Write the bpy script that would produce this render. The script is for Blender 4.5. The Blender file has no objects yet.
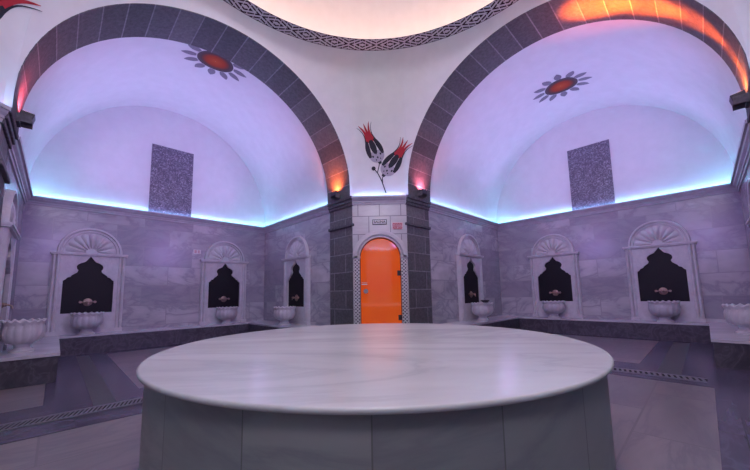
import bpy, bmesh, math, random
from mathutils import Vector, Matrix
from mathutils.bvhtree import BVHTree
random.seed(7)
PI = math.pi
S2 = math.sqrt(2)
scn = bpy.context.scene
COL = scn.collection

# ------------------------------------------------------------------ plan of the place (metres)
S, W, T = 3.02, 2.27, 0.73          # crossing: arch plane, half opening, arch depth
HC = 2.91                           # cornice top / springing
HB = 0.354                          # bench height
UL, UR, UB = 6.82, 7.06, 6.9        # back walls of the arms
REC = 0.03                          # arm walls stand a little behind the stone jambs
WI = W + REC
HR, RR, RI = 5.37, 2.93, 2.68       # ornamental ring
ZC = 2.95                           # centre height of the pendentive sphere

def fL(a, s, z): return Vector(((s - a) / S2, (a + s) / S2, z))      # left arm
def fR(a, s, z): return Vector(((a - s) / S2, (a + s) / S2, z))      # right arm
def fLB(a, s, z): return Vector(((-a - s) / S2, (-a + s) / S2, z))   # behind, left
def fRB(a, s, z): return Vector(((a + s) / S2, (-a + s) / S2, z))    # behind, right

# ------------------------------------------------------------------ materials
MATS = {}
def new_mat(name, rough=0.5, spec=0.5, metal=0.0):
    m = bpy.data.materials.new(name); m.use_nodes = True
    nt = m.node_tree; b = nt.nodes['Principled BSDF']
    b.inputs['Roughness'].default_value = rough
    b.inputs['Specular IOR Level'].default_value = spec
    b.inputs['Metallic'].default_value = metal
    MATS[name] = m
    return m, nt, b
def N(nt, t, **kw):
    n = nt.nodes.new(t)
    for k, v in kw.items():
        if k in n.inputs: n.inputs[k].default_value = v
        else: setattr(n, k, v)
    return n
def ramp(nt, src, stops, interp='LINEAR'):
    r = nt.nodes.new('ShaderNodeValToRGB'); r.color_ramp.interpolation = interp
    e = r.color_ramp.elements
    while len(e) < len(stops): e.new(0.5)
    for i, (p, c) in enumerate(stops):
        e[i].position = p; e[i].color = (*c, 1) if len(c) == 3 else c
    nt.links.new(src, r.inputs[0]); return r.outputs[0]
def mth(nt, op, a, b=None, c=None):
    n = nt.nodes.new('ShaderNodeMath'); n.operation = op
    for i, x in enumerate((a, b, c)):
        if x is None: continue
        if isinstance(x, (int, float)): n.inputs[i].default_value = x
        else: nt.links.new(x, n.inputs[i])
    return n.outputs[0]
def mix(nt, f, a, b, mode='MIX'):
    n = nt.nodes.new('ShaderNodeMix'); n.data_type = 'RGBA'; n.blend_type = mode
    for i, x in ((0, f), (6, a), (7, b)):
        if isinstance(x, (int, float)): n.inputs[i].default_value = x
        elif isinstance(x, tuple): n.inputs[i].default_value = (*x, 1)
        else: nt.links.new(x, n.inputs[i])
    return n.outputs[2]
def bump(nt, b, h, strength=0.3, dist=0.01):
    n = nt.nodes.new('ShaderNodeBump'); n.inputs['Strength'].default_value = strength
    n.inputs['Distance'].default_value = dist
    nt.links.new(h, n.inputs['Height']); nt.links.new(n.outputs[0], b.inputs['Normal'])

def plain(name, col, rough=0.5, spec=0.5, metal=0.0, grain=0.06, scale=30):
    m, nt, b = new_mat(name, rough, spec, metal)
    tc = N(nt, 'ShaderNodeTexCoord')
    n = N(nt, 'ShaderNodeTexNoise', Scale=scale, Detail=4.0)
    nt.links.new(tc.outputs['Object'], n.inputs['Vector'])
    lo = tuple(max(0, c * (1 - grain)) for c in col); hi = tuple(min(1, c * (1 + grain)) for c in col)
    nt.links.new(ramp(nt, n.outputs['Fac'], [(0.3, lo), (0.7, hi)]), b.inputs['Base Color'])
    return m

def slab_marble(name, base, vein, bw, bh, joint=(.45, .43, .47), mortar=.004, spread=.16, rough=.25, vscale=1.6, offset=.5, veinamt=.75, stretch=(.45, 1.5, 1), vrot=.6):
    """marble slabs laid in courses, every slab with its own tone and its own veins (UV in metres)"""
    m, nt, b = new_mat(name, rough, .5)
    tc = N(nt, 'ShaderNodeTexCoord')
    br = N(nt, 'ShaderNodeTexBrick', Scale=1.0)
    br.inputs['Brick Width'].default_value = bw; br.inputs['Row Height'].default_value = bh
    br.inputs['Mortar Size'].default_value = mortar; br.inputs['Mortar Smooth'].default_value = .2
    br.inputs['Color1'].default_value = (0, 0, 0, 1); br.inputs['Color2'].default_value = (1, 1, 1, 1)
    br.offset = offset
    nt.links.new(tc.outputs['UV'], br.inputs['Vector'])
    rnd = br.outputs['Color']
    mp = N(nt, 'ShaderNodeMapping'); mp.inputs['Rotation'].default_value = (0, 0, vrot)
    mp.inputs['Scale'].default_value = stretch
    nt.links.new(tc.outputs['UV'], mp.inputs['Vector'])
    ns = N(nt, 'ShaderNodeTexNoise', Scale=vscale, Detail=7.0, Roughness=.6, Distortion=1.2); ns.noise_dimensions = '4D'
    nt.links.new(mp.outputs[0], ns.inputs['Vector'])
    nt.links.new(mth(nt, 'MULTIPLY', rnd, 37.0), ns.inputs['W'])
    d = mth(nt, 'ABSOLUTE', mth(nt, 'SUBTRACT', ns.outputs['Fac'], .5))
    v = ramp(nt, d, [(0.0, (1, 1, 1)), (.05, (.35, .35, .35)), (.16, (0, 0, 0))])
    cloud = N(nt, 'ShaderNodeTexNoise', Scale=vscale * 1.3, Detail=3.0)
    nt.links.new(mp.outputs[0], cloud.inputs['Vector'])
    c0 = mix(nt, ramp(nt, cloud.outputs['Fac'], [(.35, (0, 0, 0)), (.7, (1, 1, 1))]), base, tuple(c * (1 - spread * .6) for c in base))
    c1 = mix(nt, mth(nt, 'MULTIPLY', rnd, spread * 1.6), c0, vein)
    c2 = mix(nt, mth(nt, 'MULTIPLY', v, veinamt), c1, vein)
    c3 = mix(nt, br.outputs['Fac'], c2, joint)
    nt.links.new(c3, b.inputs['Base Color'])
    bump(nt, b, mth(nt, 'SUBTRACT', 1.0, br.outputs['Fac']), .25, .004)
    return m

def marble(name, base, vein, scale=1.0, rough=.22, amt=.8, stretch=(.4, 1.6, 1)):
    m, nt, b = new_mat(name, rough, .5)
    tc = N(nt, 'ShaderNodeTexCoord')
    mp = N(nt, 'ShaderNodeMapping'); mp.inputs['Scale'].default_value = stretch; mp.inputs['Rotation'].default_value = (0, 0, -.35)
    nt.links.new(tc.outputs['Object'], mp.inputs['Vector'])
    ns = N(nt, 'ShaderNodeTexNoise', Scale=scale, Detail=8.0, Roughness=.6, Distortion=1.0)
    nt.links.new(mp.outputs[0], ns.inputs['Vector'])
    d = mth(nt, 'ABSOLUTE', mth(nt, 'SUBTRACT', ns.outputs['Fac'], .5))
    v = ramp(nt, d, [(0, (1, 1, 1)), (.03, (.4, .4, .4)), (.13, (0, 0, 0))])
    n2 = N(nt, 'ShaderNodeTexNoise', Scale=scale * 2.2, Detail=5.0)
    nt.links.new(mp.outputs[0], n2.inputs['Vector'])
    c0 = mix(nt, ramp(nt, n2.outputs['Fac'], [(.35, (0, 0, 0)), (.75, (1, 1, 1))]), base, tuple(c * .82 for c in base))
    nt.links.new(mix(nt, mth(nt, 'MULTIPLY', v, amt), c0, vein), b.inputs['Base Color'])
    return m

def stone(name, bw, bh, offset=.5, joint=(.34, .33, .36), mortar=.010):
    m, nt, b = new_mat(name, .75, .3)
    tc = N(nt, 'ShaderNodeTexCoord')
    br = N(nt, 'ShaderNodeTexBrick', Scale=1.0)
    br.inputs['Brick Width'].default_value = bw; br.inputs['Row Height'].default_value = bh
    br.inputs['Mortar Size'].default_value = mortar; br.inputs['Mortar Smooth'].default_value = .3
    br.inputs['Color1'].default_value = (.13, .128, .14, 1); br.inputs['Color2'].default_value = (.21, .205, .22, 1)
    br.inputs['Mortar'].default_value = (*joint, 1); br.offset = offset
    nt.links.new(tc.outputs['UV'], br.inputs['Vector'])
    n = N(nt, 'ShaderNodeTexNoise', Scale=22.0, Detail=6.0, Roughness=.7)
    nt.links.new(tc.outputs['Object'], n.inputs['Vector'])
    c = mix(nt, .75, br.outputs['Color'], ramp(nt, n.outputs['Fac'], [(.3, (.35, .35, .36)), (.72, (1, 1, 1))]), 'MULTIPLY')
    nt.links.new(c, b.inputs['Base Color'])
    h = mth(nt, 'SUBTRACT', mth(nt, 'MULTIPLY', n.outputs['Fac'], .8), br.outputs['Fac'])
    bump(nt, b, h, .6, .012)
    return m

def emitter(name, col, strength):
    m = bpy.data.materials.new(name); m.use_nodes = True; nt = m.node_tree
    b = nt.nodes['Principled BSDF']; b.inputs['Base Color'].default_value = (.8, .8, .8, 1)
    b.inputs['Emission Color'].default_value = (*col, 1); b.inputs['Emission Strength'].default_value = strength
    MATS[name] = m; return m

wall_m = slab_marble('wall marble slabs', (.64, .63, .65), (.27, .26, .31), .95, .426, joint=(.34,.33,.36), mortar=.008, spread=.50, veinamt=.8, vscale=1.3, stretch=(.8, 1.5, 1), vrot=.75)
doorwall_m = slab_marble('portal marble slabs', (.56, .56, .58), (.36, .35, .38), .42, .36, joint=(.26,.25,.28), mortar=.009, spread=.12, veinamt=.3)
carved_m = marble('carved white marble', (.62, .61, .63), (.42, .41, .45), 3.0, .35, .4)
bench_m = marble('bench top marble', (.62, .61, .64), (.40, .39, .43), 1.2, .2, .5)
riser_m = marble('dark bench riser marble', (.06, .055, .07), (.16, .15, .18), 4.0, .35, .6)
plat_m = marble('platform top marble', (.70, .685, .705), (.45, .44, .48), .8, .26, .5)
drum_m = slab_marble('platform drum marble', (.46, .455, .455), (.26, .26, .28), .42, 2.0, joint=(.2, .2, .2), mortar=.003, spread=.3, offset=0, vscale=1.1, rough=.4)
floor_m = slab_marble('floor pinkish marble', (.34, .285, .295), (.17, .15, .18), 1.2, .62, joint=(.17, .15, .17), mortar=.008, spread=.42, veinamt=.85, rough=.28, vscale=2.2)
band_m = slab_marble('floor dark violet marble', (.05, .042, .072), (.12, .105, .165), .8, .6, joint=(.05, .05, .07), spread=.3, rough=.25, vscale=2.6)
strip_m = plain('floor grey runner', (.095, .09, .105), .6, grain=.2, scale=60)
plaster_m = plain('white plaster', (.74, .735, .74), .85, .2, grain=.03, scale=5)
cornice_m = plain('cornice marble', (.46, .45, .49), .45, grain=.1, scale=9)
arch_m = stone('dark arch stone', 5.0, .33, 0)
pier_m = stone('dark pier stone', .72, .36, .5)
cap_m = plain('dark capital stone', (.10, .098, .11), .7, .3, grain=.35, scale=25)
black_m = plain('black granite', (.005, .005, .007), .5, .3, grain=.4, scale=80)
metal_m = plain('brass tap metal', (.34, .25, .21), .45, .5, .8, grain=.1)
steel_m = plain('steel', (.55, .55, .57), .3, .5, 1.0)
grate_m = plain('drain grate steel', (.34, .33, .37), .45, .5, .7)
dark_m = plain('dark drain channel', (.012, .012, .016), .8)
lampb_m = plain('lamp housing', (.03, .03, .04), .45)
signw_m = plain('white sign plate', (.75, .75, .75), .4)
signp_m = plain('pink sign plate', (.62, .42, .46), .4)
ink_m = plain('black lettering', (.02, .02, .03), .5)
red_m = plain('red lettering', (.45, .02, .05), .5)
tred_m = plain('tulip red paint', (.42, .012, .03), .7)
tdark_m = plain('tulip black paint', (.012, .012, .025), .7)
tlil_m = plain('tulip grey paint', (.40, .37, .45), .7)
petal_m = plain('sun petal grey paint', (.22, .21, .25), .8)
petal2_m = plain('sun petal pale paint', (.33, .31, .36), .8)

# sun disc: rusty red centre fading into a dark grey rim (painted)
m, nt, b = new_mat('sun disc paint', .8, .2)
tc = N(nt, 'ShaderNodeTexCoord'); ln = nt.nodes.new('ShaderNodeVectorMath'); ln.operation = 'LENGTH'
sep = N(nt, 'ShaderNodeSeparateXYZ'); nt.links.new(tc.outputs['UV'], ln.inputs[0])
nt.links.new(ramp(nt, ln.outputs['Value'], [(0, (.52, .10, .03)), (.5, (.38, .05, .022)), (.78, (.10, .06, .06)), (1, (.11, .10, .12))]), b.inputs['Base Color'])
sun_m = m
# mosaic panel
m, nt, b = new_mat('dark mosaic', .3, .5)
tc = N(nt, 'ShaderNodeTexCoord'); vo = N(nt, 'ShaderNodeTexVoronoi', Scale=46.0)
vo.inputs['Randomness'].default_value = .35
nt.links.new(tc.outputs['UV'], vo.inputs['Vector'])
sx = N(nt, 'ShaderNodeSeparateColor'); nt.links.new(vo.outputs['Color'], sx.inputs[0])
nt.links.new(ramp(nt, sx.outputs[0], [(0, (.11, .10, .14)), (.35, (.17, .16, .21)), (.75, (.25, .24, .30)), (.97, (.38, .37, .42))], 'CONSTANT'), b.inputs['Base Color'])
mosaic_m = m
# ring ornament: nested lozenges in dark red brown on cream (u = along, v = 0..1 across)
m, nt, b = new_mat('ring meander paint', .8, .2)
tc = N(nt, 'ShaderNodeTexCoord'); sp = N(nt, 'ShaderNodeSeparateXYZ'); nt.links.new(tc.outputs['UV'], sp.inputs[0])
fu = mth(nt, 'ABSOLUTE', mth(nt, 'SUBTRACT', mth(nt, 'FRACT', sp.outputs[0]), .5))
fv = mth(nt, 'ABSOLUTE', mth(nt, 'SUBTRACT', sp.outputs[1], .5))
d1 = mth(nt, 'ADD', mth(nt, 'MULTIPLY', fu, 1.0), fv)
st = mth(nt, 'FRACT', mth(nt, 'MULTIPLY', d1, 4.0))
on = mth(nt, 'GREATER_THAN', st, .54)
fu2 = mth(nt, 'FRACT', mth(nt, 'MULTIPLY', sp.outputs[0], 5.0))
cut = mth(nt, 'GREATER_THAN', fu2, .12)
edge = mth(nt, 'GREATER_THAN', fv, .468)
pat = mth(nt, 'MAXIMUM', mth(nt, 'MULTIPLY', on, cut), edge)
nt.links.new(mix(nt, pat, (.70, .66, .68), (.035, .01, .02)), b.inputs['Base Color'])
ring_m = m
# carved lattice of the door jambs
m, nt, b = new_mat('lattice carved marble', .5)
tc = N(nt, 'ShaderNodeTexCoord'); sp = N(nt, 'ShaderNodeSeparateXYZ'); nt.links.new(tc.outputs['UV'], sp.inputs[0])
p1 = mth(nt, 'SINE', mth(nt, 'MULTIPLY', mth(nt, 'ADD', sp.outputs[0], sp.outputs[1]), 95.0))
p2 = mth(nt, 'SINE', mth(nt, 'MULTIPLY', mth(nt, 'SUBTRACT', sp.outputs[0], sp.outputs[1]), 95.0))
pp = mth(nt, 'MAXIMUM', p1, p2)
nt.links.new(ramp(nt, pp, [(.2, (.12, .11, .14)), (.7, (.66, .65, .67))]), b.inputs['Base Color'])
lattice_m = m
# orange glazed door lit from the sauna behind it
m, nt, b = new_mat('orange backlit glass', .06, .5)
b.inputs['Base Color'].default_value = (.5, .08, .01, 1)
tc = N(nt, 'ShaderNodeTexCoord'); n = N(nt, 'ShaderNodeTexNoise', Scale=1.2, Detail=2.0)
nt.links.new(tc.outputs['Object'], n.inputs['Vector'])
nt.links.new(ramp(nt, n.outputs['Fac'], [(.3, (1, .09, .012)), (.7, (1, .155, .008))]), b.inputs['Emission Color'])
b.inputs['Emission Strength'].default_value = .36; b.inputs['IOR'].default_value = 2.1
glass_m = m

CYAN, VIO, WARM = (.02, .80, .90), (.50, .30, 1.0), (1.0, .48, .25)
led_c = emitter('cyan led', CYAN, 22)
led_v = emitter('violet led', VIO, 16)
led_w = emitter('amber dome led', WARM, 14)
lens_r = emitter('red lamp lens', (1, .18, .03), 3)
lens_p = emitter('pink lamp lens', (1, .45, .6), 3)

# ------------------------------------------------------------------ mesh helpers
def box_uv(me, only=None):
    uvl = me.uv_layers.new(name='UVMap')
    for p in me.polygons:
        n = p.normal
        nu, nv = (-n.x + n.y) / S2, (n.x + n.y) / S2
        for li in p.loop_indices:
            c = me.vertices[me.loops[li].vertex_index].co
            u, v = (-c.x + c.y) / S2, (c.x + c.y) / S2
            if abs(n.z) > .75: t = (v, u)
            elif abs(n.y) > .97: t = (c.x, c.z)
            elif abs(n.x) > .97: t = (c.y, c.z)
            elif abs(nu) > abs(nv): t = (v, c.z)
            else: t = (u, c.z)
            uvl.data[li].uv = t

class MB:
    def __init__(self): self.v = []; self.f = []; self.uv = {}; self.smooth = False
    def add(self, vs, fs, uvs=None):
        o = len(self.v); self.v += [Vector(x) for x in vs]
        for i, f in enumerate(fs):
            if uvs: self.uv[len(self.f)] = uvs[i]
            self.f.append([o + k for k in f])
    def hexa(self, fn, a0, a1, s0, s1, z0, z1):
        c = [fn(a, s, z) for a in (a0, a1) for s in (s0, s1) for z in (z0, z1)]
        self.add(c, [(0, 1, 3, 2), (4, 6, 7, 5), (0, 4, 5, 1), (2, 3, 7, 6), (0, 2, 6, 4), (1, 5, 7, 3)])
    def grid(self, rows, close_u=False, close_v=False, uvf=None):
        n, m_ = len(rows), len(rows[0]); fs = []; uv = []
        for i in range(n - (0 if close_v else 1)):
            for j in range(m_ - (0 if close_u else 1)):
                q = [(i, j), (i, j + 1), (i + 1, j + 1), (i + 1, j)]
                fs.append([(a % n) * m_ + (b_ % m_) for a, b_ in q])
                if uvf: uv.append([uvf(a, b_) for a, b_ in q])
        self.add([p for r in rows for p in r], fs, uv if uvf else None)
    def lathe(self, prof, c=(0, 0, 0), seg=32, mod=None, fn=None):
        rows = []
        for i, (r, z) in enumerate(prof):
            row = []
            for k in range(seg):
                t = 2 * PI * k / seg; rr, zz = (r, z) if not mod else mod(r, z, t, i)
                row.append(Vector((c[0] + rr * math.cos(t), c[1] + rr * math.sin(t), c[2] + zz)))
            rows.append(row)
        self.grid(rows, close_u=True)
    def tube(self, pts, r, seg=10):
        pts = [Vector(p) for p in pts]; rows = []
        for i, p in enumerate(pts):
            d = (pts[min(i + 1, len(pts) - 1)] - pts[max(i - 1, 0)]).normalized()
            up = Vector((0, 0, 1)) if abs(d.z) < .9 else Vector((1, 0, 0))
            x = d.cross(up).normalized(); y = d.cross(x)
            rows.append([p + r * (math.cos(2 * PI * k / seg) * x + math.sin(2 * PI * k / seg) * y) for k in range(seg)])
        self.grid(rows, close_u=True)
        o = len(self.v)
        self.v += rows[0] + rows[-1]
        self.f.append([o + k for k in range(seg)][::-1]); self.f.append([o + seg + k for k in range(seg)])
    def prism(self, fn, poly, d0, d1, holes=None):
        """poly = list of (s,z); extruded along a from d0 to d1"""
        n = len(poly)
        v = [fn(d0, s, z) for s, z in poly] + [fn(d1, s, z) for s, z in poly]
        fs = [list(range(n)), list(range(n, 2 * n))[::-1]] + [[i, (i + 1) % n, n + (i + 1) % n, n + i] for i in range(n)]
        self.add(v, fs)
    def build(self, name, mat, parent=None, smooth=False, bevel=0, fix=True, origin=None):
        me = bpy.data.meshes.new(name)
        inv = parent.matrix_world.inverted() if parent else (Matrix.Translation(-Vector(origin)) if origin else Matrix.Identity(4))
        me.from_pydata([tuple(p) for p in self.v], [], self.f); me.update()
        if fix:
            bm = bmesh.new(); bm.from_mesh(me); bm.faces.ensure_lookup_table()
            lay = bm.loops.layers.uv.new('UVMap')
            if not self.uv:
                bmesh.ops.recalc_face_normals(bm, faces=bm.faces[:])
            bm.to_mesh(me); bm.free()
            while me.uv_layers: me.uv_layers.remove(me.uv_layers[0])
        if self.uv:
            l = me.uv_layers.new(name='UVMap')
            for p in me.polygons:
                us = self.uv.get(p.index)
                for k, li in enumerate(p.loop_indices):
                    l.data[li].uv = us[k] if us else (0, 0)
        else: box_uv(me)
        me.transform(inv)
        me.materials.append(mat)
        if smooth:
            for p in me.polygons: p.use_smooth = True
        o = bpy.data.objects.new(name, me); COL.objects.link(o)
        if parent: o.parent = parent
        if origin: o.location = origin
        if smooth: 
            try: me.set_sharp_from_angle(angle=math.radians(40))
            except Exception: pass
        if bevel:
            b = o.modifiers.new('b', 'BEVEL'); b.width = bevel; b.segments = 2; b.limit_method = 'ANGLE'
        return o

def tag(o, label, cat, group=None, kind=None):
    if label: o['label'] = label
    if cat: o['category'] = cat
    if group: o['group'] = group
    if kind: o['kind'] = kind
    return o
def empty(name, loc, label, cat, group=None):
    o = bpy.data.objects.new(name, None); o.empty_display_size = .1; COL.objects.link(o)
    o.location = loc
    o.matrix_world = Matrix.Translation(Vector(loc))
    return tag(o, label, cat, group)
def struct(mb, name, mat, label=None, **kw):
    o = mb.build(name, mat, **kw)
    if not o.parent:
        o['kind'] = 'structure'; 
        if label: o['label'] = label; o['category'] = name.split('_')[0]
    return o

# ------------------------------------------------------------------ floor
ARMS = [('left', fL, UL), ('right', fR, UR), ('rear_left', fLB, UB), ('rear_right', fRB, UB)]
def poly_floor(fn, a0, a1, s0, s1, z, mb):
    mb.add([fn(a0, s0, z), fn(a1, s0, z), fn(a1, s1, z), fn(a0, s1, z)], [(0, 1, 2, 3)])
fb = MB()
fb.hexa(fL, -UB - .2, UR + .2, -UB - .2, UR + .2, -.12, 0)
flo = struct(fb, 'floor', floor_m, 'pinkish grey marble slab floor with dark violet marble bands')
def inlay(rects, nm, mat, z=.003):
    mb = MB()
    for fn, a0, a1, s0, s1 in rects: mb.hexa(fn, a0, a1, s0, s1, .0, z)
    o = mb.build(nm, mat, flo); return o
# dark bands: two drain runs and the margins of each arm
DL, DR = 2.28, 3.28
inlay([(fL, DL - .42, DL + .55, -2.9, 2.9)], 'dark_marble_band', band_m)
inlay([(fR, DR - .28, DR + .62, -2.9, DL - .42)], 'dark_marble_band', band_m, .0032)
inlay([(fR, -2.5, DR - .28, -2.9, -1.67)], 'dark_marble_band', band_m, .0034)
inlay([(fL, DL + .55, UL, -1.80, -1.05), (fL, DL + .55, UL, 1.05, 1.80), (fL, 6.15, UL, -1.05, 1.05), (fL, 4.15, UL, -2.2, -1.8)], 'dark_marble_band', band_m, .0036)
inlay([(fR, DR + .62, UR, -2.2, -.98), (fR, DR + .62, UR, .98, 1.80), (fR, 6.55, UR, -.98, .98)], 'dark_marble_band', band_m, .0038)
inlay([(fL, DL + .1, 6.2, -1.46, -1.29)], 'grey_runner_strip', strip_m, .006)
inlay([(fR, DR + .1, 6.5, -1.41, -1.19)], 'grey_runner_strip', strip_m, .006)

def drain(fn, a, s0, s1, label, pitch=.032, sk=.05, bw=.013):
    o = empty('floor_drain_grate', fn(a, (s0 + s1) / 2, 0.004), label, 'drain grate')
    mb = MB(); mb.hexa(fn, a - .085, a + .085, s0, s1, .004, .007); mb.build('channel', dark_m, o)
    mb = MB()
    mb.hexa(fn, a - .10, a - .078, s0, s1, .004, .014); mb.hexa(fn, a + .078, a + .10, s0, s1, .004, .014)
    n = int((s1 - s0) / pitch)
    for i in range(n):
        s = s0 + (s1 - s0) * i / n; 
        v = [fn(a + da, s + ds + (sk if da > 0 else 0), z) for da in (-.08, .08) for ds in (0, bw) for z in (.006, .013)]
        mb.add(v, [(0, 1, 3, 2), (4, 6, 7, 5), (0, 4, 5, 1), (2, 3, 7, 6), (0, 2, 6, 4), (1, 5, 7, 3)])
    mb.build('grate_bars', grate_m, o)
drain(fL, DL, -2.6, 2.0, 'long slotted steel floor drain left of the round platform')
drain(fR, DR, -1.62, 1.4, 'short slotted steel floor drain right of the round platform', .05, .03, .024)

# ------------------------------------------------------------------ arms: walls, vaults, lunettes
def arm(idx, side, fn, U, lun_c):
    mb = MB(); mb.hexa(fn, U, U + .15, -WI - .15, WI + .15, 0, HC)
    struct(mb, 'wall_' + side + '_back', wall_m, 'veined marble slab wall at the back of the %s arm' % side.replace('_', ' '))
    for sg, nm in ((1, 'far'), (-1, 'near')):
        mb = MB(); s0, s1 = sorted((sg * WI, sg * (WI + .15)))
        mb.hexa(fn, S + T, U, s0, s1, 0, HC)
        struct(mb, 'wall_%s_%s' % (side, nm), wall_m, 'veined marble slab side wall of the %s arm, %s side' % (side.replace('_', ' '), nm))
    # vault and lunette
    n = 48
    def prof(t, a, off=0):
        c = 2.29 + (lun_c - 2.29) * (a - S) / (U - S)
        return fn(a, (WI + off) * math.cos(t), HC - .02 + (c + off) * math.sin(t))
    mb = MB()
    for off in (0, .08):
        rows = [[prof(PI * j / n, a, off) for j in range(n + 1)] for a in [S + T - .02 + (U - S - T + .02) * k / 6 for k in range(7)]]
        mb.grid(rows)
    v = mb.build('ceiling_%s_vault' % side, plaster_m, smooth=True); v['kind'] = 'structure'
    v['label'] = 'smooth white plaster barrel vault of the %s arm' % side.replace('_', ' '); v['category'] = 'ceiling'
    mb = MB()
    poly = [(WI * math.cos(PI * j / n), HC - .02 + lun_c * math.sin(PI * j / n)) for j in range(n + 1)]
    mb.prism(fn, poly, U - .001, U + .1)
    struct(mb, 'wall_%s_lunette' % side, plaster_m, 'half round plaster lunette closing the %s vault' % side.replace('_', ' '))
    return mb
LC = {'left': 2.53, 'right': 2.36, 'rear_left': 2.4, 'rear_right': 2.4}
for i, (side, fn, U) in enumerate(ARMS): arm(i, side, fn, U, LC[side])

# cornices (moulded profile run round each arm) with led strips lying on top
PROF = [(0, -.155), (.02, -.155), (.025, -.12), (.04, -.115), (.045, -.09), (.075, -.065), (.085, -.04), (.108, -.036), (.112, .0), (.102, 0), (.10, -.025), (.0, -.025)]
def sweep(mb, path, prof, closed_prof=True):
    """path = list of (point(x,y), inward miter vector(x,y)); prof = (out, z)"""
    rows = []
    for (p, m_) in path: rows.append([Vector((p[0] + m_[0] * o, p[1] + m_[1] * o, HC + z)) for o, z in prof])
    mb.grid(rows, close_u=closed_prof)
    o = len(mb.v); k = len(prof); mb.v += rows[0] + rows[-1]
    mb.f.append(list(range(o, o + k))); mb.f.append(list(range(o + k, o + 2 * k))[::-1])
def arm_path(fn, U):
    def P(a, s): v = fn(a, s, 0); return (v.x, v.y)
    def D(da, ds): v = fn(da, ds, 0); return (v.x, v.y)
    return [(P(S + T, -WI), D(0, 1)), (P(U, -WI), D(-1, 1)), (P(U, WI), D(-1, -1)), (P(S + T, WI), D(0, -1))]
def led_prof(o, r=.006, z=-.012):
    return [(o - r, z - r), (o + r, z - r), (o + r, z + r), (o - r, z + r)]
for i, (side, fn, U) in enumerate(ARMS):
    mb = MB(); sweep(mb, arm_path(fn, U), PROF)
    c = struct(mb, 'trim_%d' % (i + 1), cornice_m, 'moulded cornice round the %s arm with hidden light strips' % side.replace('_', ' '))
    mb = MB(); sweep(mb, arm_path(fn, U), led_prof(.045)); mb.build('cyan_led_strip', led_c, c)
    mb = MB(); sweep(mb, arm_path(fn, U), led_prof(.082)); mb.build('violet_led_strip', led_v, c)

# ------------------------------------------------------------------ crossing: corner walls, pendentives, ring, dome
def rot(k): return Matrix.Rotation(k * PI / 2, 4, 'Z')
CY = (S + W) / S2           # 3.74 distance of the corner walls
CW = (S - W) / S2           # half width
NAMES = ['front', 'near_left', 'rear', 'near_right']
bvhs = {}
AR, ST = 2.21, .11           # arch half width and stilt above the capital
AZ = dict(L=2.075, R=2.17, B=2.15)
for k in range(4):
    R = rot(k)
    g = lambda x, y, z, R=R: R @ Vector((x, y, z))
    mb = MB()
    ft = lambda a, s, z, g=g: g(s, CY + a, z)
    if k == 0:
        rr, zc = .40, 1.70          # door opening
        arcp = [(rr * math.cos(PI * j / 20), zc + rr * math.sin(PI * j / 20)) for j in range(21)]
        poly = [(CW, 0), (CW, HC), (-CW, HC), (-CW, 0), (-rr, 0)] + arcp[::-1] + [(rr, 0)]
        mb.prism(ft, poly, 0, .2)
    else: mb.prism(ft, [(CW, 0), (CW, HC), (-CW, HC), (-CW, 0)], 0, .2)
    struct(mb, 'wall_%s_corner' % NAMES[k], doorwall_m, 'narrow pale marble corner wall, %s' % NAMES[k].replace('_', ' '))
    # pendentive
    pts = []
    z1, z2 = ((AZ['L'], AZ['R']), (AZ['B'], AZ['L']), (AZ['B'], AZ['B']), (AZ['R'], AZ['B']))[k]
    for j in range(31): t = PI / 2 * (1 - j / 30); pts.append((S, AR * math.cos(t), HC + ST + z1 * math.sin(t)))
    pts.append((S, AR, HC))
    for j in range(0, 9): q = j / 8; pts.append((S + (W - S) * q, W + (S - W) * q, HC))
    pts.append((AR, S, HC))
    for j in range(31): t = PI / 2 * j / 30; pts.append((AR * math.cos(t), S, HC + ST + z2 * math.sin(t)))
    rows = []
    M_ = 24
    for j in range(M_ + 1):
        q = j / M_; row = []
        for (u, v, z) in pts:
            ang = math.atan2(v, u); A = Vector((u, v, z - ZC)); B = Vector((RR * math.cos(ang), RR * math.sin(ang), HR - ZC))
            C = A.lerp(B, q); C = C.normalized() * (A.length * (1 - q) + B.length * q)
            row.append(R @ Vector(((-C.x + C.y) / S2, (C.x + C.y) / S2, C.z + ZC)))
        rows.append(row)
    mb = MB(); mb.grid(rows)
    back = [[(Vector((0, 0, ZC)) + (p - Vector((0, 0, ZC))) * 1.0) for p in r] for r in rows]
    bvhs[k] = BVHTree.FromPolygons([tuple(p) for p in mb.v], mb.f)
    o = mb.build('ceiling_%s_pendentive' % NAMES[k], plaster_m, smooth=True); o['kind'] = 'structure'
    o['label'] = 'curved plaster pendentive under the dome, %s corner' % NAMES[k].replace('_', ' '); o['category'] = 'ceiling'
    # corner cornice
    P0 = g(-CW, CY, 0); P1 = g(CW, CY, 0); dn = R @ Vector((0, -1, 0))
    path = [((P0.x, P0.y), (dn.x, dn.y)), ((P1.x, P1.y), (dn.x, dn.y))]
    mb = MB(); sweep(mb, path, [(o_ * .75, z) for o_, z in PROF])
    c = struct(mb, 'trim_%d' % (k + 5), cornice_m, 'short cornice over the %s corner wall' % NAMES[k].replace('_', ' '))
    mb = MB(); sweep(mb, path, led_prof(.02)); mb.build('cyan_led_strip', led_c, c)
    mb = MB(); sweep(mb, path, led_prof(.065)); mb.build('violet_led_strip', led_v, c)

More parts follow.
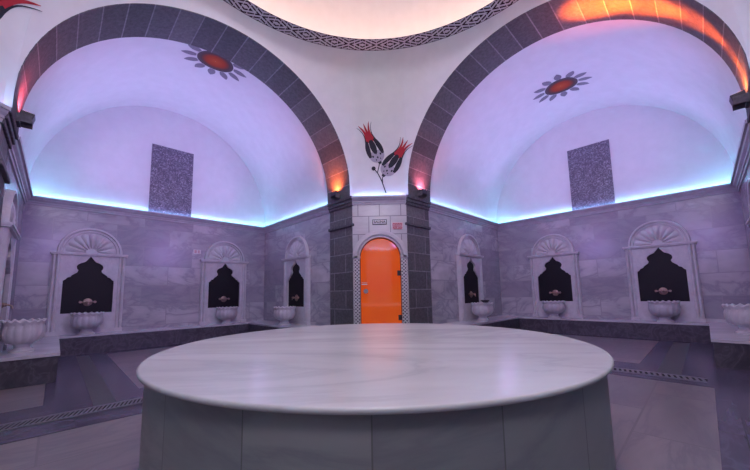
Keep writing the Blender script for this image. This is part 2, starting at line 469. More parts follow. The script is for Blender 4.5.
mb = MB(); n = 144; NL = 36
mb.grid([[Vector((r * math.sin(2 * PI * k / n), r * math.cos(2 * PI * k / n), z)) for k in range(n + 1)] for r, z in ((RR, HR), (RI, HR + .01))],
        uvf=lambda i, j: (j / n * NL, i))
ring = mb.build('trim_9', ring_m); ring['kind'] = 'structure'; ring['label'] = 'dark key pattern band round the foot of the dome'; ring['category'] = 'trim'
mb = MB(); mb.lathe([(RI, HR + .01), (RI, HR + .025), (RI + .02, HR + .025), (RI + .02, HR + .02), (RR + .15, HR + .02)], seg=96)
mb.build('ledge', plaster_m, ring, smooth=True)
mb = MB(); mb.lathe([(RI + .06, HR + .04), (RI + .09, HR + .04), (RI + .09, HR + .06), (RI + .06, HR + .06), (RI + .06, HR + .04)], seg=96)
mb.build('amber_led_strip', led_w, ring)
mb = MB(); mb.lathe([((RR + .12) * math.cos(t), HR + .03 + 1.9 * math.sin(t)) for t in [PI / 2 * k / 24 for k in range(25)]], seg=96)
o = mb.build('ceiling_dome', plaster_m, smooth=True); o['kind'] = 'structure'; o['label'] = 'pink and amber lit plaster dome'; o['category'] = 'ceiling'

# ------------------------------------------------------------------ stone arches on piers
def arch(fn, label, tag_side):
    o = empty('stone_arch', fn(S + T / 2, 0, HC + 2.29), label, 'arch', None)
    n = 60; L = PI * 2.29; rows = []
    K = 5
    # visible underside ring plus its two faces and a slightly ragged outer lip
    az = AZ.get(tag_side, 2.15)
    def pt(t, a, r): return fn(a, (AR + r) * math.cos(t), HC + ST + (az + r) * math.sin(t))
    loop = [(S - .004, .035), (S - .004, 0), (S + T * .33, -.002), (S + T * .66, -.002), (S + T, 0), (S + T, .24)]
    rng = random.Random(3)
    jag = [rng.uniform(-.0, .035) for _ in range(n + 1)]
    rows = []
    for j in range(n + 1):
        t = PI * j / n
        w_ = min(1, max(0, (math.sin(t) - .10) * 3)); rows.append([pt(t, a, (r + jag[j // 3]) * w_ if q == 0 else (r if q < 5 else .10 + .14 * w_)) for q, (a, r) in enumerate(loop)])
    down = lambda row: [Vector((p.x, p.y, HC)) for p in row]
    rows = [down(rows[0])] + rows + [down(rows[-1])]
    us = [0, .05, .29, .53, .78, .88]
    mb = MB(); mb.grid(rows, uvf=lambda i, j: (us[j] + .0, L * (i - 1) / n + .18))
    mb.build('voussoir_band', arch_m, o, smooth=False, fix=False)
    for sg in (-1, 1):
        mb = MB(); s0, s1 = sorted((sg * W, sg * (W + .3)))
        # pier with a chamfered inner corner so that it meets the corner wall
        e = .3
        pl = [(S, sg * W), (S + T, sg * W), (S + T, sg * (W + e)), (S + e * .0 + .02, sg * (W + .02))]
        v = [fn(a, s, z) for z in (0, HC) for a, s in pl]
        mb.add(v, [(0, 1, 2, 3), (4, 5, 6, 7), (0, 1, 5, 4), (1, 2, 6, 5), (2, 3, 7, 6), (3, 0, 4, 7)])
        mb.build('pier', pier_m, o)
        mb = MB()
        for z0, z1, pr in ((2.74, 2.80, .025), (2.80, 2.865, .045), (2.865, 2.925, .065)):
            s0, s1 = sorted((sg * (W - pr), sg * (W + .1)))
            mb.hexa(fn, S - pr * .6, S + T + pr * .5, s0, s1, z0, z1)
        mb.build('capital', cap_m, o, bevel=.01)
        mb = MB()
        s0, s1 = sorted((sg * (W - .04), sg * (W + .05)))
        mb.hexa(fn, S - .025, S + T + .02, s0, s1, 2.33, 2.385)
        mb.build('neck_moulding', cap_m, o, bevel=.01)
    return o
arch(fL, 'dark grey stone arch framing the left vaulted arm', 'L')
arch(fR, 'dark stone arch framing the right vaulted arm, crown lit orange', 'R')
arch(fLB, 'dark stone arch behind the viewer, on the left', 'lb')
arch(fRB, 'dark stone arch behind the viewer, on the right', 'rb')

# ------------------------------------------------------------------ benches
def bench(fn, U, bb, b, a_near, label):
    o = empty('marble_bench', fn(U - .2, 0, 0), label, 'bench')
    ca, cs = U - bb, WI - b
    def shape(ov): return [(S + T + .01, WI), (U, WI), (U, -WI), (a_near - ov, -WI), (a_near - ov, -(cs - ov)), (ca - ov, -(cs - ov)), (ca - ov, cs - ov), (S + T + .01, cs - ov)]
    def ext(poly, z0, z1):
        mb = MB(); n = len(poly)
        v = [fn(a, s, z) for z in (z0, z1) for a, s in poly]
        # three convex pieces for clean faces
        mb.add(v, [[i, (i + 1) % n, n + (i + 1) % n, n + i] for i in range(n)] +
               [[q + k for k in idx] for q in (0, n) for idx in ((0, 1, 6, 7), (1, 2, 5, 6), (2, 3, 4, 5))])
        return mb
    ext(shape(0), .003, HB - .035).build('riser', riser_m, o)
    ext(shape(.015), HB - .035, HB).build('seat_slab', bench_m, o)
bench(fL, UL, .42, .59, 3.98, 'low U-shaped bench of pale marble on a dark riser, lining the left arm')
bench(fR, UR, .38, .60, 4.19, 'low U-shaped bench of pale marble on a dark riser, lining the right arm')

# ------------------------------------------------------------------ round platform
PC = (-.08, -.20); PRAD = 1.316; PH = .685
o = empty('marble_platform', (PC[0], PC[1], 0), 'large round white marble platform standing in the middle of the room', 'platform')
mb = MB(); r = PRAD; e = .011
prof = [(0, PH), (.6, PH), (r - e * 1.2, PH)] + [(r - e + e * math.sin(t), PH - e + e * math.cos(t)) for t in [PI * k / 10 for k in range(1, 10)]] + [(r - e, PH - 2 * e), (r - .12, PH - 2 * e), (0.01, PH - 2 * e)]
prof[0] = (.002, PH)
mb.lathe(prof, (PC[0], PC[1], 0), 128); mb.build('top_slab', plat_m, o, smooth=True)
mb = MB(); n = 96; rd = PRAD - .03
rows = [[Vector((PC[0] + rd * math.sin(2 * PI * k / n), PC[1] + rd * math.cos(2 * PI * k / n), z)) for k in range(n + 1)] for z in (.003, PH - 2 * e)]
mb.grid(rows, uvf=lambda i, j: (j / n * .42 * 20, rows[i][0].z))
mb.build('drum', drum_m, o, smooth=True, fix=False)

# ------------------------------------------------------------------ wall niches with carved frames
OG = [(0, 1.85), (.045, 1.785), (.08, 1.74), (.15, 1.71), (.19, 1.68), (.207, 1.64), (.20, 1.60), (.178, 1.57), (.19, 1.53), (.23, 1.50), (.27, 1.47), (.285, 1.44), (.33, 1.425), (.355, 1.39), (.39, 1.365), (.39, .745)]
def niche(fn, U, s, label):
    """fn(a,s,z): a towards the wall at U, s along the wall"""
    f = lambda a, x, z: fn(U - a, s + x * .965, z)
    o = empty('carved_wall_niche', f(0, 0, HB), label, 'wall niche', 'carved marble washing niches round the two arms')
    z0, z1 = HB, 1.87
    mb = MB(); mb.hexa(f, .001, .02, -.41, .41, .7, 1.87); mb.build('black_recess', black_m, o)
    # face panel with the ogee cut-out: left and right halves built as strips
    mb = MB(); X = .45
    for sg in (-1, 1):
        ins = [(sg * x, z) for x, z in OG]
        outs = []
        for k, (x, z) in enumerate(OG):
            outs.append((sg * X, z))
        outs[0] = (sg * X, z1)
        top = [(0, z1)] + [(sg * x, z) for x, z in OG]
        for dpt in (0,):
            n = len(OG)
            v = []
            for a in (.02, .065):
                v += [f(a, 0, z1), f(a, sg * X, z1)] + [f(a, *p) for p in ins] + [f(a, sg * X, p[1]) for p in ins]
            m_ = 2 + 2 * n; fs = []
            for q in (0, m_):
                fs.append([q, q + 1, q + 2 + n, q + 2])
                for k in range(n - 1): fs.append([q + 2 + k, q + 2 + n + k, q + 3 + n + k, q + 3 + k])
            for k in range(n - 1): fs.append([2 + k, 3 + k, m_ + 3 + k, m_ + 2 + k])
            fs.append([1, 2 + n, m_ + 2 + n, m_ + 1])
            for k in range(n - 1): fs.append([2 + n + k, 3 + n + k, m_ + 3 + n + k, m_ + 2 + n + k])
            fs.append([0, 1, m_ + 1, m_])
            mb.add(v, fs)
    mb.hexa(f, .02, .065, -X, X, z0, .745)
    mb.build('face_panel', carved_m, o)
    for sg in (-1, 1):
        mb = MB()
        for cx, rr in ((.475, .032), (.535, .03)):
            rows = []
            for z in (z0, 1.86):
                rows.append([f(.04 + rr * 1.3 * math.sin(PI * k / 8), sg * (cx + rr * math.cos(PI * k / 8)), z) for k in range(9)])
            mb.grid(rows)
        mb.hexa(f, 0, .042, *sorted((sg * .44, sg * .57)), z0, 1.86)
        mb.hexa(f, 0, .095, *sorted((sg * .435, sg * .575)), z0, z0 + .07)
        mb.build('column', carved_m, o, smooth=True)
    mb = MB(); mb.hexa(f, 0, .10, -.59, .59, 1.86, 1.885); mb.hexa(f, 0, .115, -.60, .60, 1.885, 1.915)
    mb.build('lintel', carved_m, o)
    # crown: half disc with rim and nine fan petals
    mb = MB(); n = 32; zc = 1.915; Rc = .505
    arc = [(Rc * math.cos(PI * k / n), zc + Rc * math.sin(PI * k / n)) for k in range(n + 1)]
    mb.prism(f, arc, 0, .035)
    for R0, R1, a1 in ((.455, .51, .075), (.405, .435, .055)):
        ring_ = []
        for k in range(n + 1):
            t = PI * k / n; c, s_ = math.cos(t), math.sin(t)
            ring_.append([f(.03, R0 * c, zc + R0 * s_), f(a1, (R0 + .008) * c, zc + (R0 + .008) * s_), f(a1, (R1 - .012) * c, zc + (R1 - .012) * s_), f(.0, R1 * c, zc + R1 * s_)])
        mb.grid(ring_)
    for k in range(9):
        t = PI * (k + .5) / 9; d = (math.cos(t), math.sin(t)); pn = (-d[1], d[0])
        rows = []
        for i in range(9):
            q = i / 8; rad = .09 + .30 * q; wd = .006 + .058 * math.sin(PI * min(1, q * .62 + .02)) * (1 if q < .9 else .75)
            h = .045 * math.sin(PI * (q * .8 + .15))
            rows.append([f(.033 + h * math.sin(PI * w / 4), rad * d[0] + pn[0] * wd * (w / 2 - 1), zc + rad * d[1] + pn[1] * wd * (w / 2 - 1)) for w in range(5)])
        mb.grid(rows)
    mb.prism(f, [(.09 * math.cos(PI * k / 10), zc + .09 * math.sin(PI * k / 10)) for k in range(11)], .02, .075)
    mb.build('fan_crown', carved_m, o, smooth=True)
    return o, f
def tap(f, label):
    o = empty('basin_tap', f(.02, 0, .97), label, 'tap', None)
    def disc(r0, a0, a1, cx, cz, r1=None, seg=20):
        r1 = r1 or r0; mb = MB()
        rows = [[f(a, cx + r * math.cos(2 * PI * k / seg), cz + r * math.sin(2 * PI * k / seg)) for k in range(seg)] for a, r in ((a0, .002), (a0, r0), ((a0 + a1) / 2, r0), (a1, r1), (a1, .002))]
        mb.grid(rows, close_u=True); return mb
    disc(.075, .021, .036, 0, .95, .062).build('rosette', metal_m, o, smooth=True)
    disc(.035, .036, .06, 0, .95, .03).build('body', metal_m, o, smooth=True)
    mb = MB(); mb.tube([f(.05, 0, .95), f(.10, 0, .955), f(.13, 0, .94), f(.14, 0, .905)], .012); mb.build('spout', metal_m, o, smooth=True)
    for sg in (-1, 1):
        mb = MB(); mb.tube([f(.04, sg * .0, .95), f(.05, sg * .10, .955)], .009); mb.tube([f(.03, sg * .11, .955), f(.08, sg * .11, .955)], .024, 12)
        mb.build('handle', metal_m, o, smooth=True)
    return o
def make_basin(fn, a, s, label, k=1.0):
    c = fn(a, s, HB)
    o = empty('marble_basin', c, label, 'basin', 'white marble washing basins on the benches')
    mb = MB()
    mb.lathe([(.002, 0), (.13, 0), (.13, .02), (.105, .035), (.085, .06), (.09, .09), (.12, .12), (.002, .12)], c, 32, lambda r, z, t, i: (r * k, z))
    mb.build('foot', carved_m, o, smooth=True)
    def mod(r, z, t, i):
        if 2 <= i <= 6: r = r * (1 + .035 * abs(math.sin(8 * t)) * 1.3)
        if 7 <= i <= 10: z = z + .012 * math.sin(16 * t); r = r * (1 + .02 * math.sin(16 * t))
        return r * k, z
    mb = MB()
    mb.lathe([(.002, .105), (.12, .105), (.18, .135), (.215, .18), (.23, .23), (.228, .29), (.215, .335), (.235, .365), (.245, .385), (.235, .40), (.215, .395), (.19, .34), (.15, .25), (.08, .19), (.002, .18)], c, 96, mod)
    mb.build('bowl', carved_m, o, smooth=True)
    return o
side_far_L = lambda a, s, z: fL(s, a, z)      # far side wall of the left arm: distance from it runs along s
side_near_L = lambda a, s, z: fL(s, -a, z)
side_far_R = lambda a, s, z: fR(s, a, z)
side_near_R = lambda a, s, z: fR(s, -a, z)
NI = [
 (fL, UL, -1.33, .27, 'big carved niche on the left back wall, nearer the left edge of the photo', 'round tap on black, left back wall, nearer the left edge', 'fluted basin below the leftmost full niche of the left back wall'),
 (fL, UL, 1.23, .27, 'carved niche on the left back wall beside the far corner', 'small tap of the left back wall niche beside the far corner', 'fluted basin on the left back bench next to the far corner'),
 (side_far_L, WI, 5.08, .33, 'narrow looking carved niche on the side wall left of the orange door', 'tap in the niche on the side wall left of the orange door', 'fluted basin on the side bench left of the orange door'),
 (side_near_L, WI, 4.47, .30, 'carved niche seen edge on at the left border of the photo', 'tap in the niche seen edge on at the left border', 'large looking basin on the near bench at the left border'),
 (side_far_R, WI, 5.37, .33, 'narrow looking carved niche on the side wall right of the orange door', 'tap in the niche on the side wall right of the orange door', 'fluted basin right of the orange door with a dark bowl on its rim'),
 (fR, UR, .91, .26, 'carved niche on the right back wall beside the far corner', 'reddish tap of the right back wall niche beside the far corner', 'fluted basin on the right back bench next to the far corner'),
 (fR, UR, -1.09, .26, 'big carved niche on the right back wall, nearer the right edge of the photo', 'brownish tap of the right back wall niche nearer the right edge', 'fluted basin below the rightmost full niche of the right back wall'),
 (side_near_R, WI, 4.66, .30, 'carved niche seen edge on at the right border of the photo', 'tap in the niche seen edge on at the right border', 'basin on the near bench cut off by the right border'),
]
for k, (fn, U, s, dist, l1, l2, l3) in enumerate(NI):
    o, f = niche(fn, U, s, l1); t = tap(f, l2); t['group'] = 'taps in the black niches'
    if k == 7: make_basin(fn, U - .25, 5.15, l3, .86)
    elif k == 3: make_basin(fn, U - .25, 4.5, l3, .86)
    else: make_basin(fn, U - dist, s if k != 4 else 5.30, l3)
# small dark bowl on the rim of the basin right of the door
c = side_far_R(WI - .33 - .17, 5.12, HB + .413)
mb = MB(); mb.lathe([(.002, 0), (.05, 0), (.085, .03), (.10, .055), (.095, .055), (.08, .032), (.045, .012), (.002, .012)], c, 28)
tag(mb.build('washing_bowl', lampb_m, smooth=True, origin=c), 'small dark bowl on the rim of the basin right of the door', 'bowl')

# ------------------------------------------------------------------ mosaic panels on the lunettes
for fn, U, s, lb in ((fL, UL, -.01, 'tall dark speckled mosaic panel on the left lunette'), (fR, UR, -.03, 'tall dark speckled mosaic panel on the right lunette')):
    mb = MB(); f = lambda a, x, z, fn=fn, U=U, s=s: fn(U - a, s + x, z)
    mb.hexa(f, .0, .025, -.425, .425, HC + .02, 4.50 if U == UL else 4.43)
    tag(mb.build('mosaic_panel', mosaic_m, origin=f(0, 0, HC + .02)), lb, 'mosaic panel')

# ------------------------------------------------------------------ painted sun motifs on the vaults
def sun(fn, U, lc, a0, s0, ang0, label):
    def surf(da, ds, off):
        a = a0 + da; c = 2.29 + (lc - 2.29) * (a - S) / (U - S)
        s = s0 + ds * 1.15; z = HC - .02 + c * math.sqrt(max(0, 1 - (s / WI) ** 2)) - off
        return fn(a, s, z)
    o = empty('sun_motif', surf(0, 0, 0), label, 'ceiling painting')
    r0 = .26
    mb = MB(); n = 40; rows = []; uvr = []
    for i in range(7):
        r = max(.002, r0 * i / 6)
        rows.append([surf(r * math.cos(2 * PI * k / n), r * math.sin(2 * PI * k / n), .008) for k in range(n)])
    rows.append([surf((r0) * math.cos(2 * PI * k / n), (r0) * math.sin(2 * PI * k / n), .0) for k in range(n)])
    mb.grid(rows, close_u=True, uvf=lambda i, j: (min(1, i / 6), 0))
    mb.build('disc', sun_m, o, fix=False)
    for k in range(12):
        t = ang0 + 2 * PI * k / 12; d = (math.cos(t), math.sin(t)); p = (-d[1], d[0]); rows = []
        for i in range(9):
            q = i / 8; r = r0 + .01 + .205 * q; w = .058 * math.sin(PI * (q * .85 + .15)) ** .8 if q < 1 else .002
            rows.append([surf(r * d[0] + p[0] * w * e_, r * d[1] + p[1] * w * e_, .006) for e_ in (-1, 0, 1)])
        mb = MB(); mb.grid(rows); mb.build('petal', petal_m, o)
sun(fL, UL, LC["left"], 4.14, 0.02, .1, 'painted sun with red disc and grey petals on the left vault')
sun(fR, UR, LC['right'], 5.42, .02, .1, 'painted sun with red disc and grey petals on the right vault')

# ------------------------------------------------------------------ tulip paintings on the pendentives
def tulips(k, label, ox=0, oy=0):
    R = rot(k); bv = bvhs[k]; Rn = R.to_3x3(); org = Vector((0, 0, ZC))
    def surf(zx, zy, off):
        x = -.30 + (zx + ox) * .0034; z = 4.36 - (zy + oy) * .0032
        y = math.sqrt(3.77 ** 2 - x * x - (z - ZC) ** 2)
        d = (Rn @ Vector((x, y, z - ZC))).normalized()
        h, nn, i_, dist = bv.ray_cast(org, d)
        if h is None: h = org + d * 3.74
        return h - d * off
    o = empty('tulip_painting', surf(110, 250, 0), label, 'wall painting')
    def shape(mb, pts, off=.006):
        cx = sum(p[0] for p in pts) / len(pts); cy = sum(p[1] for p in pts) / len(pts)
        n = len(pts); v = [surf(cx, cy, off)] + [surf(*p, off) for p in pts] + [surf(*p, 0) for p in pts]
        mb.add(v, [(0, 1 + i, 1 + (i + 1) % n) for i in range(n)] + [(1 + i, 1 + n + i, 1 + n + (i + 1) % n, 1 + (i + 1) % n) for i in range(n)])
    def strip(mb, cl, wd, off=.006):
        L_, R_ = [], []
        for i, p in enumerate(cl):
            q0, q1 = cl[max(i - 1, 0)], cl[min(i + 1, len(cl) - 1)]
            dx, dy = q1[0] - q0[0], q1[1] - q0[1]; l = math.hypot(dx, dy); w = wd[i] if isinstance(wd, list) else wd
            L_.append((p[0] - dy / l * w, p[1] + dx / l * w)); R_.append((p[0] + dy / l * w, p[1] - dx / l * w))
        n = len(cl); v = [surf(*p, off) for p in L_] + [surf(*p, off) for p in R_]
        mb.add(v, [(i, i + 1, n + i + 1, n + i) for i in range(n - 1)])
    st = MB()
    strip(st, [(130, 432), (118, 392), (105, 350), (84, 305), (60, 275)], 3.0)
    shape(st, [(60 + 12 * math.cos(t), 275 + 13 * math.sin(t)) for t in [2 * PI * i / 14 for i in range(14)]])
    strip(st, [(112, 372), (110, 340), (118, 312)], 2.5)
    strip(st, [(82, 300), (90, 270), (97, 235)], 2.5)
    st.build('stem', tdark_m, o)
    for base, tip in (((98, 238), (8, 22)), ((118, 318), (258, 122))):
        bx, by = base; dx, dy = tip[0] - bx, tip[1] - by; L = math.hypot(dx, dy); ux, uy = dx / L, dy / L; px, py = -uy, ux
        T_ = lambda x, y: (bx + ux * L * y + px * L * x, by + uy * L * y + py * L * x)
        fl = MB()
        # cup
        cup = [T_(.19 * math.cos(t), .20 + .19 * math.sin(t)) for t in [PI + PI * i / 14 for i in range(15)]] + [T_(.17, .30), (T_(0, .33)), T_(-.17, .30)]
        cp = MB(); shape(cp, cup, .005); cp.build('cup', tlil_m, o)
        for x, y, r in ((-.1, .2, .022), (0, .14, .02), (.1, .2, .022), (0, .25, .02), (-.055, .09, .014), (.055, .09, .014)):
            shape(fl, [T_(x + r * math.cos(t), y + r * 1.4 * math.sin(t)) for t in [2 * PI * i / 8 for i in range(8)]], .009)
        shape(fl, [T_(-.05, .02), T_(.05, .02), T_(.03, -.04), T_(-.03, -.04)], .009)
        # three dark lobes
        for cx, lean, w in ((0, 0, .074), (-.165, .05, .058), (.165, -.05, .058)):
            L_ = []
            for i in range(9):
                q = i / 8; yy = .25 + .36 * q - abs(cx) * .35 * (1 - q); ww = w * math.sin(PI * (.12 + .76 * q)) ** .7
                L_.append((cx + lean * q * q * 1.3, yy, ww))
            shape(fl, [T_(a_ - w_, y_) for a_, y_, w_ in L_] + [T_(a_ + w_, y_) for a_, y_, w_ in L_[::-1]], .007)
        rd = MB()
        for sg in (-1, 0, 1):
            cl, wd = [], []
            for i in range(9):
                q = i / 8; yy = .56 + .46 * q
                xx = sg * (.085 - .035 * math.sin(PI * q) + .055 * q ** 3); cl.append(T_(xx, yy)); wd.append(L * (.050 * (1 - q) ** .75 + .004) * (1.0 if sg == 0 else .85))
            strip(rd, cl, wd, .007)
            if sg: strip(fl, [T_(sg * (.14 - .045 * math.sin(PI * i / 8) + .055 * (i / 8) ** 3), .55 + .44 * i / 8) for i in range(9)], [L * .016 * (1 - i / 10) for i in range(9)], .008)
        fl.build('petal_outline', tdark_m, o); rd.build('red_petals', tred_m, o)
tulips(0, 'two painted red and black tulips above the orange door')
tulips(1, 'painted dark red tulip on the plaster at the top left corner', -25, -50)

# ------------------------------------------------------------------ door
f = lambda a, x, z: Vector((x, CY - a, z))
dr = empty('door_1', (0, CY, 0), 'arched orange glass door in a carved marble frame', 'door'); dr['kind'] = 'structure'
rr, zc = .385, 1.70
poly = [(-rr, .02)] + [(rr * math.cos(PI * j / 24), zc + rr * math.sin(PI * j / 24)) for j in range(24, -1, -1)] + [(rr, .02)]
mb = MB(); mb.prism(f, poly, -.075, -.063); mb.build('glass_leaf', glass_m, dr)
mb = MB(); n = 28
def arcstrip(mb, R0, R1, a0, a1, c=zc):
    rows = []
    for k in range(n + 1):
        t = PI * k / n; cc, ss = math.cos(t), math.sin(t)
        rows.append([f(a0, R0 * cc, c + R0 * ss), f(a1, R0 * cc, c + R0 * ss), f(a1, R1 * cc, c + R1 * ss), f(a0, R1 * cc, c + R1 * ss)])
    mb.grid(rows, close_u=True)
arcstrip(mb, .395, .415, -.02, .05); arcstrip(mb, .415, .445, -.02, .015); arcstrip(mb, .445, .50, -.02, .06); arcstrip(mb, .50, .535, -.02, .02)
mb.build('arch_moulding', carved_m, dr, smooth=True)
for sg in (-1, 1):
    mb = MB(); mb.hexa(f, -.02, .045, *sorted((sg * .395, sg * .505)), .003, 1.70); mb.build('carved_jamb', lattice_m, dr)
    mb = MB(); mb.hexa(f, -.02, .06, *sorted((sg * .385, sg * .52)), 1.70, 1.735); mb.hexa(f, -.02, .05, *sorted((sg * .39, sg * .515)), 1.68, 1.70); mb.build('impost', carved_m, dr)
for z in (1.40, .55):
    mb = MB(); mb.hexa(f, -.066, -.045, .325, .385, z - .05, z + .05); mb.build('hinge', lampb_m, dr, bevel=.004)
mb = MB(); mb.tube([f(-.066, -.29, 1.06), f(-.03, -.29, 1.06)], .045, 20); mb.build('round_handle', steel_m, dr, smooth=True)
mb = MB(); mb.hexa(f, -.066, -.058, -.37, -.26, 1.185, 1.205); mb.hexa(f, -.066, -.058, -.37, -.26, 1.225, 1.232); mb.build('sticker', signw_m, dr)
mb = MB(); mb.hexa(f, -.25, -.21, -.45, .45, 0.0, 2.15); mb.build('reveal_back', black_m, dr)

# ------------------------------------------------------------------ signs
sg_ = empty('sauna_sign', (0, CY, 2.40), 'small white sign with black lettering SAUNA above the door arch', 'sign')
mb = MB(); mb.hexa(f, 0, .012, -.14, .14, 2.35, 2.45); mb.build('border', ink_m, sg_)
mb = MB(); mb.hexa(f, .012, .015, -.127, .127, 2.362, 2.438); mb.build('plate', signw_m, sg_)
cu = bpy.data.curves.new('t', 'FONT'); cu.body = 'SAUNA'; cu.size = .07; cu.align_x = 'CENTER'; cu.align_y = 'CENTER'; cu.extrude = .002; cu.offset = .0012
tmp = bpy.data.objects.new('t', cu); COL.objects.link(tmp)
dg = bpy.context.evaluated_depsgraph_get(); me = bpy.data.meshes.new_from_object(tmp.evaluated_get(dg)); bpy.data.objects.remove(tmp)
me.materials.clear(); me.materials.append(ink_m)
to = bpy.data.objects.new('lettering', me); COL.objects.link(to); to.parent = sg_
to.location = (0, -.017, 0); to.rotation_euler = (PI / 2, 0, 0)
s2_ = empty('warning_sign', (.355, CY, 2.32), 'small pink notice with red print right above the door arch', 'sign')
mb = MB(); mb.hexa(f, 0, .008, .245, .455, 2.245, 2.385); mb.build('plate', signp_m, s2_)
mb = MB(); rg = random.Random(5)
for z, x0, x1 in ((2.362, .26, .44), (2.335, .255, .445), (2.308, .27, .43), (2.281, .26, .345), (2.281, .36, .44), (2.258, .27, .43)):
    x = x0
    while x < x1:
        w = rg.uniform(.012, .03); mb.hexa(f, .008, .010, x, min(x + w, x1), z - .008, z + .008); x += w + .006
mb.build('red_print', red_m, s2_)
g_ = lambda a, x, z: fL(UL - a, .585 + x, z)
w_ = empty('wall_notice', g_(0, 0, 2.1), 'tiny pale notice plate on the left back wall between the niches', 'sign')
mb = MB(); mb.hexa(g_, 0, .01, -.08, .08, 2.05, 2.15); mb.build('plate', signw_m, w_)
mb = MB()
for z in (2.125, 2.1, 2.075): mb.hexa(g_, .01, .012, -.06, -.01, z - .006, z + .006); mb.hexa(g_, .01, .012, .01, .06, z - .006, z + .006)
mb.build('red_print', red_m, w_)

# ------------------------------------------------------------------ flood lamps on the capitals
def flood(fn, a, s, z, aim, col, power, spot, label, lens, glow=(1, .2, .04), gp=1.0, size=.15):
    """s positive or negative side; body stands off the jamb"""
    sg = 1 if s > 0 else -1
    f = lambda da, ds, dz: fn(a + da, s - sg * ds, z + dz)
    o = empty('flood_lamp', f(0, 0, -.10), label, 'lamp', 'flood lamps on the arch capitals')
    h = size / 2
    mb = MB()
    pr = [(.015, -.07), (.12, -.05), (.14, .03), (.03, .05)]
    v = [f(x, p[0], p[1]) for x in (-h, h) for p in pr]
    mb.add(v, [(0, 1, 2, 3), (4, 5, 6, 7)] + [(i, (i + 1) % 4, 4 + (i + 1) % 4, 4 + i) for i in range(4)])
    mb.build('housing', lampb_m, o, bevel=.006)
    mb = MB(); mb.add([f(-h * .85, .045, .0505), f(h * .85, .045, .0505), f(h * .85, .13, .034), f(-h * .85, .13, .034)], [(0, 1, 2, 3)])
    mb.build('glass_lens', lens, o)
    mb = MB(); mb.hexa(lambda A, B, C_: f(A, B, C_), -h - .015, -h, .0, .12, -.09, .0); mb.hexa(lambda A, B, C_: f(A, B, C_), h, h + .015, .0, .12, -.09, .0)
    mb.hexa(lambda A, B, C_: f(A, B, C_), -h - .015, h + .015, .0, .03, -.10, -.07)
    mb.build('bracket', cap_m, o)
    if power:
        for tg, pw, ang in aim:
            l = bpy.data.lights.new('flood_beam', 'SPOT'); l.energy = pw; l.color = col; l.spot_size = math.radians(ang); l.spot_blend = 1; l.shadow_soft_size = .03
            lo = bpy.data.objects.new('flood_beam', l); COL.objects.link(lo)
            lo.location = f(0, .12, .09); lo.rotation_euler = (fn(*tg) - lo.location).to_track_quat('-Z', 'Y').to_euler()
    l = bpy.data.lights.new('lens_glow', 'SPOT'); l.energy = gp; l.color = glow; l.spot_size = math.radians(140); l.spot_blend = 1; l.shadow_soft_size = .02
    lo = bpy.data.objects.new('lens_glow', l); COL.objects.link(lo); lo.location = f(0, .13, .06)
    lo.rotation_euler = (f(0, -.05, .35) - lo.location).to_track_quat('-Z', 'Y').to_euler()
beams = [((3.385, 2.2 * math.sin(math.radians(a_)), HC + 2.27 * math.cos(math.radians(a_))), p_, w_) for a_, p_, w_ in ((-28, 8500, 17), (-44, 4000, 20), (-62, 700, 26), (-76, 90, 36), (-34, 260, 44))]
flood(fR, 3.385, -AR, 3.04, beams, (1, .12, .008), 1, 0, 'flood lamp at the right border, throwing orange light over the right arch', lens_r, gp=25)
flood(fL, 3.45, -AR, 3.04, (3.4, 0, 5.2), (1, .1, .2), 0, 60, 'flood lamp at the left border on the near foot of the left arch', lens_p, glow=(1, .10, .15), gp=30)
flood(fL, 3.40, AR, 3.04, (3.4, 0, 5.2), (1, .2, .1), 0, 60, 'flood lamp left of the tulips glowing orange on the stone', lens_r, glow=(1, .16, .03), gp=60)
flood(fR, 3.40, AR, 3.04, (3.4, 0, 5.2), (1, .2, .3), 0, 60, 'flood lamp right of the tulips glowing faint pink on the stone', lens_p, glow=(1, .18, .28), gp=32)

# ------------------------------------------------------------------ general lighting: added fill lights, no fixtures of the room
def area(loc, tgt, size, energy, col):
    l = bpy.data.lights.new('ceiling_light', 'AREA'); l.shape = 'DISK'; l.size = size; l.energy = energy; l.color = col
    o = bpy.data.objects.new('ceiling_light', l); COL.objects.link(o); o.location = loc
    o.rotation_euler = (Vector(tgt) - Vector(loc)).to_track_quat('-Z', 'Y').to_euler(); return o
area((0, 0, 7.0), (0, 0, 0), 1.4, 100, (.88, .84, 1.0))  # overhead fill added in the dome, no real fixture there
area((0, -3.2, 4.3), (0, .5, .6), 1.0, 48, (.95, .88, 1.0))  # fill added behind the camera to lift the drum and front walls

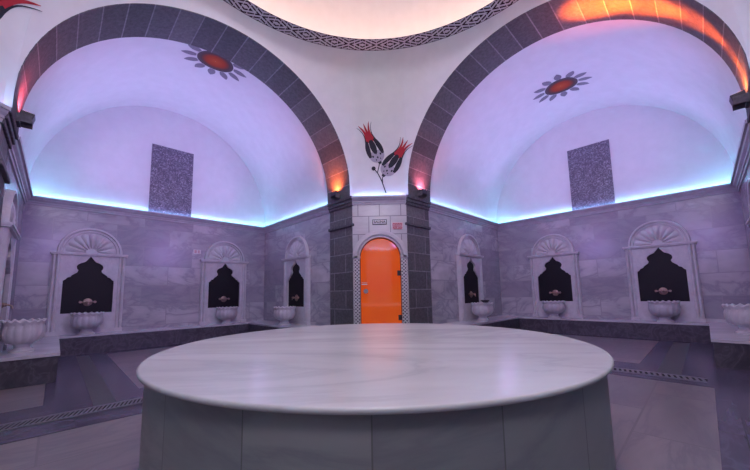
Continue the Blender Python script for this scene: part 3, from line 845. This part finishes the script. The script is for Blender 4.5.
def spot(loc, tgt, ang, energy, col, name='violet_flood_beam', soft=.15):
    l = bpy.data.lights.new(name, 'SPOT'); l.energy = energy; l.color = col; l.spot_size = math.radians(ang); l.spot_blend = 1; l.shadow_soft_size = soft
    o = bpy.data.objects.new(name, l); COL.objects.link(o); o.location = loc
    o.rotation_euler = (Vector(tgt) - Vector(loc)).to_track_quat('-Z', 'Y').to_euler(); return o
for fn in (fL, fR):
    for s_ in (-1.9, 1.9): spot(fn(-2.9, s_, 3.1), fn(6.8, -s_ * .3, 2.3), 58, 300, (.52, .32, 1.0))  # added violet fill from behind the camera, tints the arm walls
for fn, U in ((fL, UL), (fR, UR)):
    for s_ in (-1.95, 1.95):
        spot(fn(S + T + .2, s_, 3.05), fn(5.7, -s_ * .45, 5.0), 125, 80, (.64, .37, 1.0))  # added violet fill at the arm corners without housings, brightens the vault
        spot(fn(U - .35, s_, 3.05), fn(4.6, -s_ * .35, 5.0), 125, 80, (.64, .37, 1.0))

w = bpy.data.worlds.new('World'); scn.world = w; w.use_nodes = True
w.node_tree.nodes['Background'].inputs[0].default_value = (.01, .01, .015, 1)

# ------------------------------------------------------------------ camera
yaw, pitch, roll = -.0078, .1091, -.0191
fwd = Vector((math.sin(yaw) * math.cos(pitch), math.cos(yaw) * math.cos(pitch), math.sin(pitch)))
right = Vector((math.cos(yaw), -math.sin(yaw), 0)); up = right.cross(fwd)
r2 = math.cos(roll) * right + math.sin(roll) * up; u2 = -math.sin(roll) * right + math.cos(roll) * up
cam = bpy.data.cameras.new('Camera'); co = bpy.data.objects.new('Camera', cam); COL.objects.link(co)
M = Matrix((r2, u2, -fwd)).transposed().to_4x4(); M.translation = Vector((-.054, -2.4544, 1.0)); co.matrix_world = M
cam.sensor_width = 36; cam.lens = 322.79 * 36 / 750; cam.shift_y = 23.84 / 750; cam.clip_start = .02
scn.camera = co
scn.view_settings.view_transform = 'Standard'; scn.view_settings.look = 'None'; scn.view_settings.gamma = 1
scn.view_settings.exposure = 0.0
